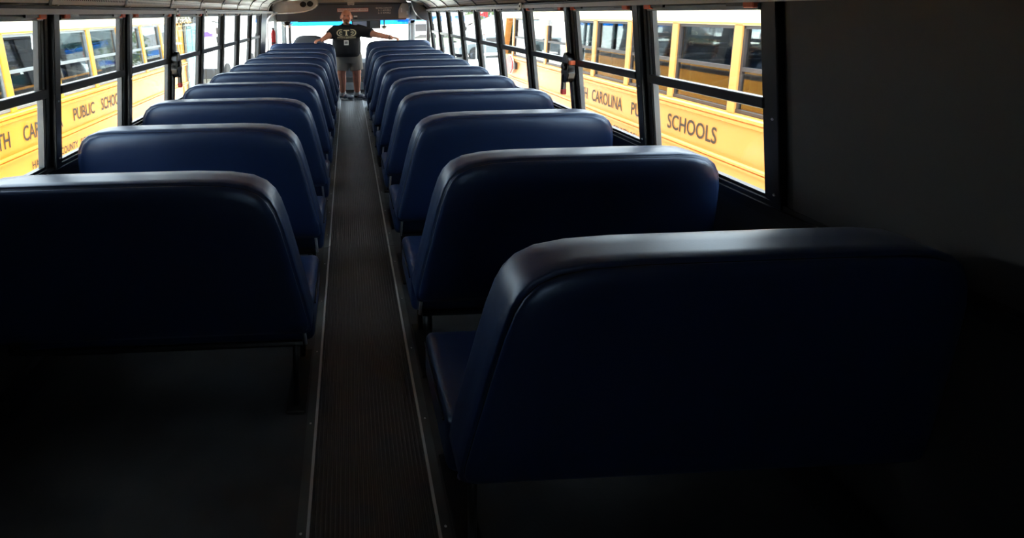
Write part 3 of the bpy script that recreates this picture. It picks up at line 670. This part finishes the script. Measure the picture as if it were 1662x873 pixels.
for e_ in (-1, 1):
    strip2d('print_wing', [(gx + e_ * (.062 + .082 * sin(pi * i / 12) ** .8), gz + .05 * cos(pi * i / 12)) for i in range(13)], [.010 + .010 * sin(pi * i / 12) for i in range(13)], 'cream')
    strip2d('print_wing', [(gx + e_ * (.066 + .045 * sin(pi * i / 8)), gz + .026 * cos(pi * i / 8)) for i in range(9)], .009, 'cream')
    strip2d('print_wing', [(gx + e_ * (.062 + .014 * i), gz + .004 * (i % 2)) for i in range(4)], .008, 'cream')
strip2d('print_letter', [(gx - .045 + .0150 * i, gz + .037) for i in range(7)], .016, 'cream')
strip2d('print_letter', [(gx, gz + .036 - .012 * i) for i in range(7)], .022, 'cream')
strip2d('print_letter', [(gx - .024 + .012 * i, gz - .036) for i in range(5)], .010, 'cream')
strip2d('print_band', [(gx - .143 + .0286 * i, gz - .078) for i in range(11)], .025, 'cream')
t_ = text('print_text', 'TUSCOLA', 'cream', None, (gx - .062, 8.3, gz - .058), (1, 0, 0), (0, 0, 1), .124, .014); on_shirt('print_text', t_, 'cream')
t_ = text('print_text', 'MOUNTAINEERS', 'shirt', None, (gx - .125, 8.3, gz - .085), (1, 0, 0), (0, 0, 1), .25, .014); on_shirt('print_text', t_, 'shirt', off=.0045)
bdg = child('name_badge', MB().box(-.100, -.030, 8.270, 8.274, .893, .968), 'labelbg', man)
yb_ = shirt_tree.ray_cast(Vector((-.065, 7.9, .93)), Vector((0, 1, 0)))[0]; bdg.data.transform(Matrix.Translation((0, yb_.y - .012 - 8.270, 0)))
o = build('badge_print', MB().box(-.088, -.042, yb_.y - .0145, yb_.y - .0122, .915, .950), 'greyink', bdg); o.data.transform(Matrix.Translation(-man.location))
lan = []
for x, z in ((hx - .05, 1.19), (-.092, 1.09), (-.070, .97)): 
    h_ = shirt_tree.ray_cast(Vector((x, 7.9, z)), Vector((0, 1, 0)))[0]; lan.append((x, (h_.y if h_ else 8.4) - .003, z))
child('lanyard', MB().tube(lan, .003, 6), 'blackink', man)


# ------------------------------------------------------------------ neighbouring school buses
def bus(s, D, lean, ypost, npost, yrear, yfront, label, ym, paint, railm, second, tealbays):
    root = empty('school_bus', (s * (D + 1.2), (yrear + yfront) / 2, -.85)); tag(root, label, 'bus')
    def X(u, z=0): return s * (D + u + (lean * (z - .66) if z > .66 else 0))
    child('body', MB().box(min(X(0), X(2.4)), max(X(0), X(2.4)), yrear, yfront, -.5, .655), paint, root)
    pts = [(X(0, 1.255), 1.255), (X(0.0, 1.36), 1.36), (X(2.4), 1.36), (X(2.4), 1.255)]
    child('header_panel', MB().prism(pts, yrear, yfront), 'glareband', root)
    pts = [(X(0.01, 1.36), 1.36), (X(.03, 1.42), 1.42), (X(.12, 1.52), 1.52), (X(.4, 1.62), 1.62), (X(1.2), 1.68), (X(2.1), 1.62), (X(2.38), 1.36)]
    child('roof', MB().prism(pts, yrear, yfront), 'white', root, smooth=False)
    child('drip_rail', MB().prism([(X(0, 1.3) - s * .012, 1.262), (X(0, 1.3), 1.262), (X(0, 1.3), 1.275), (X(0, 1.3) - s * .012, 1.275)], yrear, yfront), paint, root)
    for z0, z1 in ((.575, .645), (.270, .325), (-.05, .0)):
        h = z1 - z0
        child('rub_rail', MB().prism([(X(0), z0), (X(0) - s * .022, z0 + .15 * h), (X(0) - s * .022, z0 + .4 * h), (X(0) - s * .012, z0 + .5 * h), (X(0) - s * .026, z0 + .62 * h), (X(0) - s * .026, z0 + .9 * h), (X(0), z1)], yrear, yfront), paint, root)
    # far side wall with teal panes added in some bays for a glow, floor of the cabin
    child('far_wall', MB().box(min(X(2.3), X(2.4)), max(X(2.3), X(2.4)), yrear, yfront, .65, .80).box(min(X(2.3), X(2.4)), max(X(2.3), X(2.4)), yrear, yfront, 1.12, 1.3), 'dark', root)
    child('rear_wall', MB().box(min(X(.1), X(2.4)), max(X(.1), X(2.4)), yrear, yrear + .05, .6, 1.4), paint, root)
    ps = [ypost + k * W for k in range(-npost[0], npost[1])]
    for k, yp in enumerate(ps):
        a = []
        for z in (.65, 1.26):
            a += [(X(-.004, z), yp - .038, z), (X(.06, z), yp - .038, z), (X(.06, z), yp + .038, z), (X(-.004, z), yp + .038, z)]
        child('window_post', MB().hexa(a), paint, root, bevel=.004, seg=1)
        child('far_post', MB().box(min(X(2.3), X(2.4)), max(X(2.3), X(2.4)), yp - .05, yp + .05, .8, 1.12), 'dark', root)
        if k == len(ps) - 1: break
        ya, yb = yp + .038, yp + W - .038
        def bar(y0, y1, z0, z1, u0, u1, q):
            p = []
            for z in (z0, z1): p += [(X(u0, z), y0, z), (X(u1, z), y0, z), (X(u1, z), y1, z), (X(u0, z), y1, z)]
            return q.hexa(p)
        q = MB(); bar(ya, ya + .02, .66, 1.25, .01, .04, q); bar(yb - .02, yb, .66, 1.25, .01, .04, q); bar(ya, yb, 1.232, 1.252, .01, .04, q); bar(ya, yb, .66, .682, .005, .04, q)
        wf_ = child('window_frame', q, railm, root)
        for nm, z0, z1, u in (('upper_pane', .965, 1.235, .03), ('lower_pane', .68, .955, .02)):
            o = build(nm, bar(ya + .01, yb - .01, z0, z1, u, u + .004, MB()), 'busglass', wf_); o.data.transform(Matrix.Translation(-root.location))
        o = build('sash_rail', bar(ya + .01, yb - .01, .945, .972, .008, .035, MB()), railm, wf_); o.data.transform(Matrix.Translation(-root.location))
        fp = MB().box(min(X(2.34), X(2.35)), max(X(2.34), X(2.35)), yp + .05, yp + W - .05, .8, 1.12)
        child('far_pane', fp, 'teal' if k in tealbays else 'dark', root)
        for u0, u1 in ((.35, 1.05), (1.4, 2.2)):
            child('seat_back', MB().box(min(X(u0), X(u1)), max(X(u0), X(u1)), yp + .2, yp + .32, .3, .93), 'seatgrey', root, bevel=.05, seg=3, smooth=True)
    # lettering: runs forward on the left bus, rearward on the right bus
    ux = (0, -s, 0)
    for body, ystart, ylen, z, h in ym:
        text('lettering', body, 'letter', root, (X(0) - s * .002, ystart, z), ux, (0, 0, 1), ylen, h, .002, bold=.012)
    # front end
    yw = ps[-1] + .04
    child('corner_post', MB().hexa([(X(0, .66) - s * .003, yfront - .06, .62), (X(.08), yfront - .06, .62), (X(.08), yfront + .02, .62), (X(0, .66) - s * .003, yfront + .02, .62), (X(0, 1.3) - s * .003, yfront - .2, 1.3), (X(.12), yfront - .2, 1.3), (X(.12), yfront - .1, 1.3), (X(0, 1.3) - s * .003, yfront - .1, 1.3)]), paint, root)
    child('windshield', MB().hexa([(X(.08), yfront + .0, .62), (X(2.3), yfront, .62), (X(2.3), yfront + .012, .62), (X(.08), yfront + .012, .62), (X(.12), yfront - .14, 1.27), (X(2.3), yfront - .14, 1.27), (X(2.3), yfront - .128, 1.27), (X(.12), yfront - .128, 1.27)]), 'cyan', root)
    child('hood', MB().prism([(yfront, -.35), (yfront + 1.1, -.35), (yfront + 1.15, .1), (yfront + .95, .36), (yfront, .55)], min(X(.25), X(2.15)), max(X(.25), X(2.15)), 'x'), paint, root, bevel=.05, seg=3)
    child('bumper', MB().box(min(X(.1), X(2.3)), max(X(.1), X(2.3)), yfront + 1.15, yfront + 1.25, -.45, -.2), 'black', root, bevel=.03)
    for yy in (yrear + 2.2, yfront + .55):
        for u in (.18, 2.22):
            wheel = child('wheel', MB().tube([(X(u - .12), yy, -.47), (X(u - .1), yy, -.47), (X(u + .1), yy, -.47), (X(u + .12), yy, -.47)], [.34, .38, .38, .34], 28), 'tyre', root, smooth=True)
            o = build('hub', MB().tube([(X(u - .14), yy, -.47), (X(u + .14), yy, -.47)], .18, 20), 'alu', wheel); o.data.transform(Matrix.Translation(-root.location))
    return root, X
busR, XR = bus(1, 2.62, .02, 4.29, (6, 7), -.6, 9.15, 'yellow school bus parked outside the right-hand windows', [
    ('NORTH', 6.22, .42, .388, .125), ('CAROLINA', 5.69, .65, .388, .13), ('PUBLIC', 4.87, .44, .39, .12), ('SCHOOLS', 4.29, .60, .39, .125),
    ('HAYWOOD', 5.62, .40, .165, .062), ('COUNTY', 5.19, .30, .165, .062), ('SCHOOLS', 4.86, .36, .165, .062)], 'yellow_hazed', 'seatgrey', None, (7, 8, 10))
busL, XL = bus(-1, 2.68, .09, 4.27, (6, 7), -.6, 9.45, 'yellow school bus parked outside the left-hand windows', [
    ('NORTH', 3.75, .42, .388, .13), ('CAROLINA', 4.345, .60, .388, .13), ('PUBLIC', 5.15, .43, .398, .122), ('SCHOOLS', 5.735, .56, .395, .13),
    ('HAYWOOD', 4.42, .40, .138, .066), ('COUNTY', 4.87, .31, .138, .066), ('SCHOOLS', 5.24, .37, .138, .066)], 'yellow', 'jamb', None, (6, 7, 8, 10))  # lighter window rails stand for the light they catch
# entrance door at the front of the left bus
dl = child('entrance_door', MB().box(XL(0), XL(0) + .03, 8.80, 9.40, -.45, 1.25), 'jamb', busL)
for y0, y1 in ((8.84, 9.09), (9.12, 9.37)):
    for z0, z1 in ((-.35, .30), (.36, 1.2)):
        o = build('door_pane', MB().box(XL(0) + .03, XL(0) + .036, y0, y1, z0, z1), 'doorglass', dl); o.data.transform(Matrix.Translation(-busL.location))
child('door_pillar', MB().hexa([(XL(0) + .004, 8.60, -.45), (XL(0) + .03, 8.60, -.45), (XL(0) + .03, 8.80, -.45), (XL(0) + .004, 8.80, -.45), (XL(0, 1.26) - .01, 8.62, 1.26), (XL(0, 1.26) + .03, 8.62, 1.26), (XL(0, 1.26) + .03, 8.80, 1.26), (XL(0, 1.26) - .01, 8.80, 1.26)]), 'yellow', busL)
# folded stop arm on the right bus
oc = [(8.55 + .17 * cos(pi / 8 + i * pi / 4), .52 + .15 * sin(pi / 8 + i * pi / 4)) for i in range(8)]
child('stop_sign', MB().prism(oc, XR(0) - .06, XR(0) - .045, 'x'), 'red', busR)
child('stop_sign_rim', MB().prism([(8.55 + (y - 8.55) * 1.1, .52 + (z - .52) * 1.1) for y, z in oc], XR(0) - .045, XR(0) - .035, 'x'), 'labelbg', busR)
child('stop_arm', MB().box(XR(0) - .04, XR(0), 8.3, 8.55, .46, .56), 'black', busR)
child('side_light', MB().disc((XR(0) - .01, 7.75, .45), .035, (1, 0, 0), .03, 14), 'orange', busR)

# ------------------------------------------------------------------ the yard
gd = build('pavement', MB().box(-90, 90, -40, 220, -1.0, -.85), 'concrete'); tag(gd, kind='structure')
# white shuttle bus with black mirrors, seen through the left front windows
vn = empty('shuttle_bus', (-5.2, 18.5, -.85)); tag(vn, 'white shuttle bus with purple mark beyond the left bus', 'bus')
child('body', MB().prism([(-6.7, -.5), (-3.95, -.5), (-3.9, .9), (-4.0, 1.7), (-4.3, 1.95), (-6.3, 1.95), (-6.7, 1.6)], 16.2, 23.0), 'white', vn, bevel=.05)
child('windshield', MB().box(-6.4, -4.35, 16.15, 16.2, .95, 1.6), 'teal', vn)
child('bumper', MB().box(-6.6, -3.95, 16.05, 16.2, -.5, -.2), 'black', vn, bevel=.03)
for z in (.66, .92): child('mirror', MB().box(-3.92, -3.72, 16.0, 16.08, z - .09, z + .10), 'seatgrey', vn, bevel=.03)
child('mirror_arm', MB().tube([(-4.05, 16.2, 1.2), (-3.8, 16.06, 1.15), (-3.8, 16.06, .6)], .02, 6), 'black', vn)
child('purple_mark', MB().prism([(-4.32, .74), (-4.0, .76), (-4.02, .86), (-4.12, .84), (-4.2, .90), (-4.34, .88)], 16.18, 16.195), 'purple', vn)
for y_ in (17.2, 21.6): child('wheel', MB().disc((-3.98, y_, -.5), .36, (1, 0, 0), .24, 24), 'tyre', vn)
def car(name, x, y, rot, paint, label):
    e = empty(name, (x, y, -.85)); tag(e, label, 'car')
    prof = [(-2.1, .3), (-2.15, .62), (-1.95, .78), (-1.25, .86), (-.7, 1.18), (.55, 1.2), (1.25, .92), (2.0, .84), (2.1, .55), (2.05, .3)]
    build('body', MB().prism([(a, b * .85) for a, b in prof], -.8, .8, 'y'), paint, e, bevel=.04)
    build('side_window', MB().prism([(a, b * .85) for a, b in [(-1.1, .9), (-.66, 1.12), (.5, 1.14), (1.05, .92)]], -.815, .815, 'y'), 'dark', e)
    build('windscreen', MB().hexa([(1.2, -.68, .80), (1.2, .68, .80), (.62, .6, 1.0), (.62, -.6, 1.0), (1.24, -.68, .81), (1.24, .68, .81), (.66, .6, 1.02), (.66, -.6, 1.02)]), 'dark', e)
    for px in (-1.3, 1.3):
        for py in (-.75, .75): build('wheel', MB().disc((px, py, .28), .29, (0, 1, 0), .2, 20), 'tyre', e)
    e.rotation_euler = (0, 0, rot); return e
car('parked_car', 6.9, 26.0, .3, 'carpaint', 'slate grey car parked beyond the right bus')
car('parked_car', 4.6, 31.0, .1, 'carpaint2', 'pale green car parked far beyond the right front windows')
car('parked_car', -6.9, 30.0, 1.4, 'carpaint', 'dark car parked in the yard beyond the white shuttle bus')
# white canopy tent
tn = empty('canopy_tent', (6.0, 21, -.85)); tag(tn, 'white peaked canopy tent standing beyond the right bus', 'tent')
mb = MB(); a = [(5.0, 19.5, .75), (7.8, 19.5, .75), (7.8, 22.5, .75), (5.0, 22.5, .75)]; t_ = (6.4, 21, 1.5)
mb.add(a + [t_] + [(p[0], p[1], p[2] - .22) for p in a], [(0, 1, 4), (1, 2, 4), (2, 3, 4), (3, 0, 4), (0, 5, 6, 1), (1, 6, 7, 2), (2, 7, 8, 3), (3, 8, 5, 0)])
cn = child('canopy', mb, 'tent', tn); sm = cn.modifiers.new('thickness', 'SOLIDIFY'); sm.thickness = .02
for p in a: child('pole', MB().tube([(p[0], p[1], -.85), p], .025, 6), 'jamb', tn)
# long building with blue fascia
bd = empty('long_building', (20, 46, -.85)); tag(bd, 'long low building with grey roof and blue fascia beyond the yard', 'building')
child('wall', MB().box(4.4, 40, 44, 52, -.85, .62), 'white', bd)
child('fascia', MB().box(4.0, 40.4, 43.3, 43.5, .62, 1.02), 'bluefascia', bd)
child('roof', MB().prism([(43.2, 1.02), (52.8, 1.02), (48, 2.4)], 4.0, 40.4, 'x'), 'greyroof', bd)
for k in range(6): child('window', MB().box(5.5 + k * 4, 7.3 + k * 4, 43.96, 44, -.2, .4), 'dark', bd)
def tree(x, y, h, r, label, seed):
    e = empty('leafy_tree', (x, y, -.85)); tag(e, label, 'tree'); rnd = random.Random(seed)
    build('trunk', MB().tube([(0, 0, 0), (.05, .02, h * .35), (.1, 0, h * .6)], [.16, .12, .06], 8), 'hair', e)
    mb = MB()
    for i in range(900):
        a, b = rnd.uniform(0, 2 * pi), rnd.uniform(-1, 1); q = r * rnd.uniform(.55, 1.05) * (1 + .25 * sin(3 * a + seed) * cos(2 * b))
        p = Vector((q * cos(a) * sqrt(1 - b * b), q * sin(a) * sqrt(1 - b * b), h * .68 + q * b * .8)); d = .13
        u = Vector((rnd.uniform(-1, 1), rnd.uniform(-1, 1), rnd.uniform(-1, 1))).normalized() * d; v = u.orthogonal().normalized() * d * .6
        mb.add([p - u, p + v, p + u, p - v], [(0, 1, 2, 3)])
    f = build('foliage', mb, 'grass', e); tag(f, kind='stuff'); return e
tree(9.2, 36, 3.4, 1.5, 'leafy tree behind the white canopy tent', 3)
# red flag beside the tent
fg = empty('red_flag', (5.7, 24, -.85)); tag(fg, 'small red flag on a pole near the white canopy tent', 'flag')
child('flag_pole', MB().tube([(5.75, 24, -.85), (5.75, 24, 1.75)], .03, 6), 'jamb', fg)
mb = MB(); nn = 8
vs = [(5.75 + .5 * i / nn, 24 + .05 * sin(i * 1.2), z - .1 * i / nn) for z in (1.65, 1.2) for i in range(nn + 1)]
fo = child('flag_cloth', mb.add(vs, [(i, i + 1, nn + 2 + i, nn + 1 + i) for i in range(nn)]), 'red', fg); fo.modifiers.new('thickness', 'SOLIDIFY').thickness = .01
# stand added for dark lines taken as a reflection, left
sn = empty('reflection_stand', (-3.1, 11.6, -.85)); tag(sn, 'thin dark stand added for a reflection beyond the left bus', 'stand')
for dx, dy in ((-.25, -.1), (.22, -.15), (0, .25)): child('leg', MB().tube([(-3.1, 11.6, -.25), (-3.1 + dx, 11.6 + dy, -.85)], .012, 6), 'black', sn)
child('pole', MB().tube([(-3.1, 11.6, -.25), (-3.1, 11.6, .25)], .012, 6), 'black', sn)
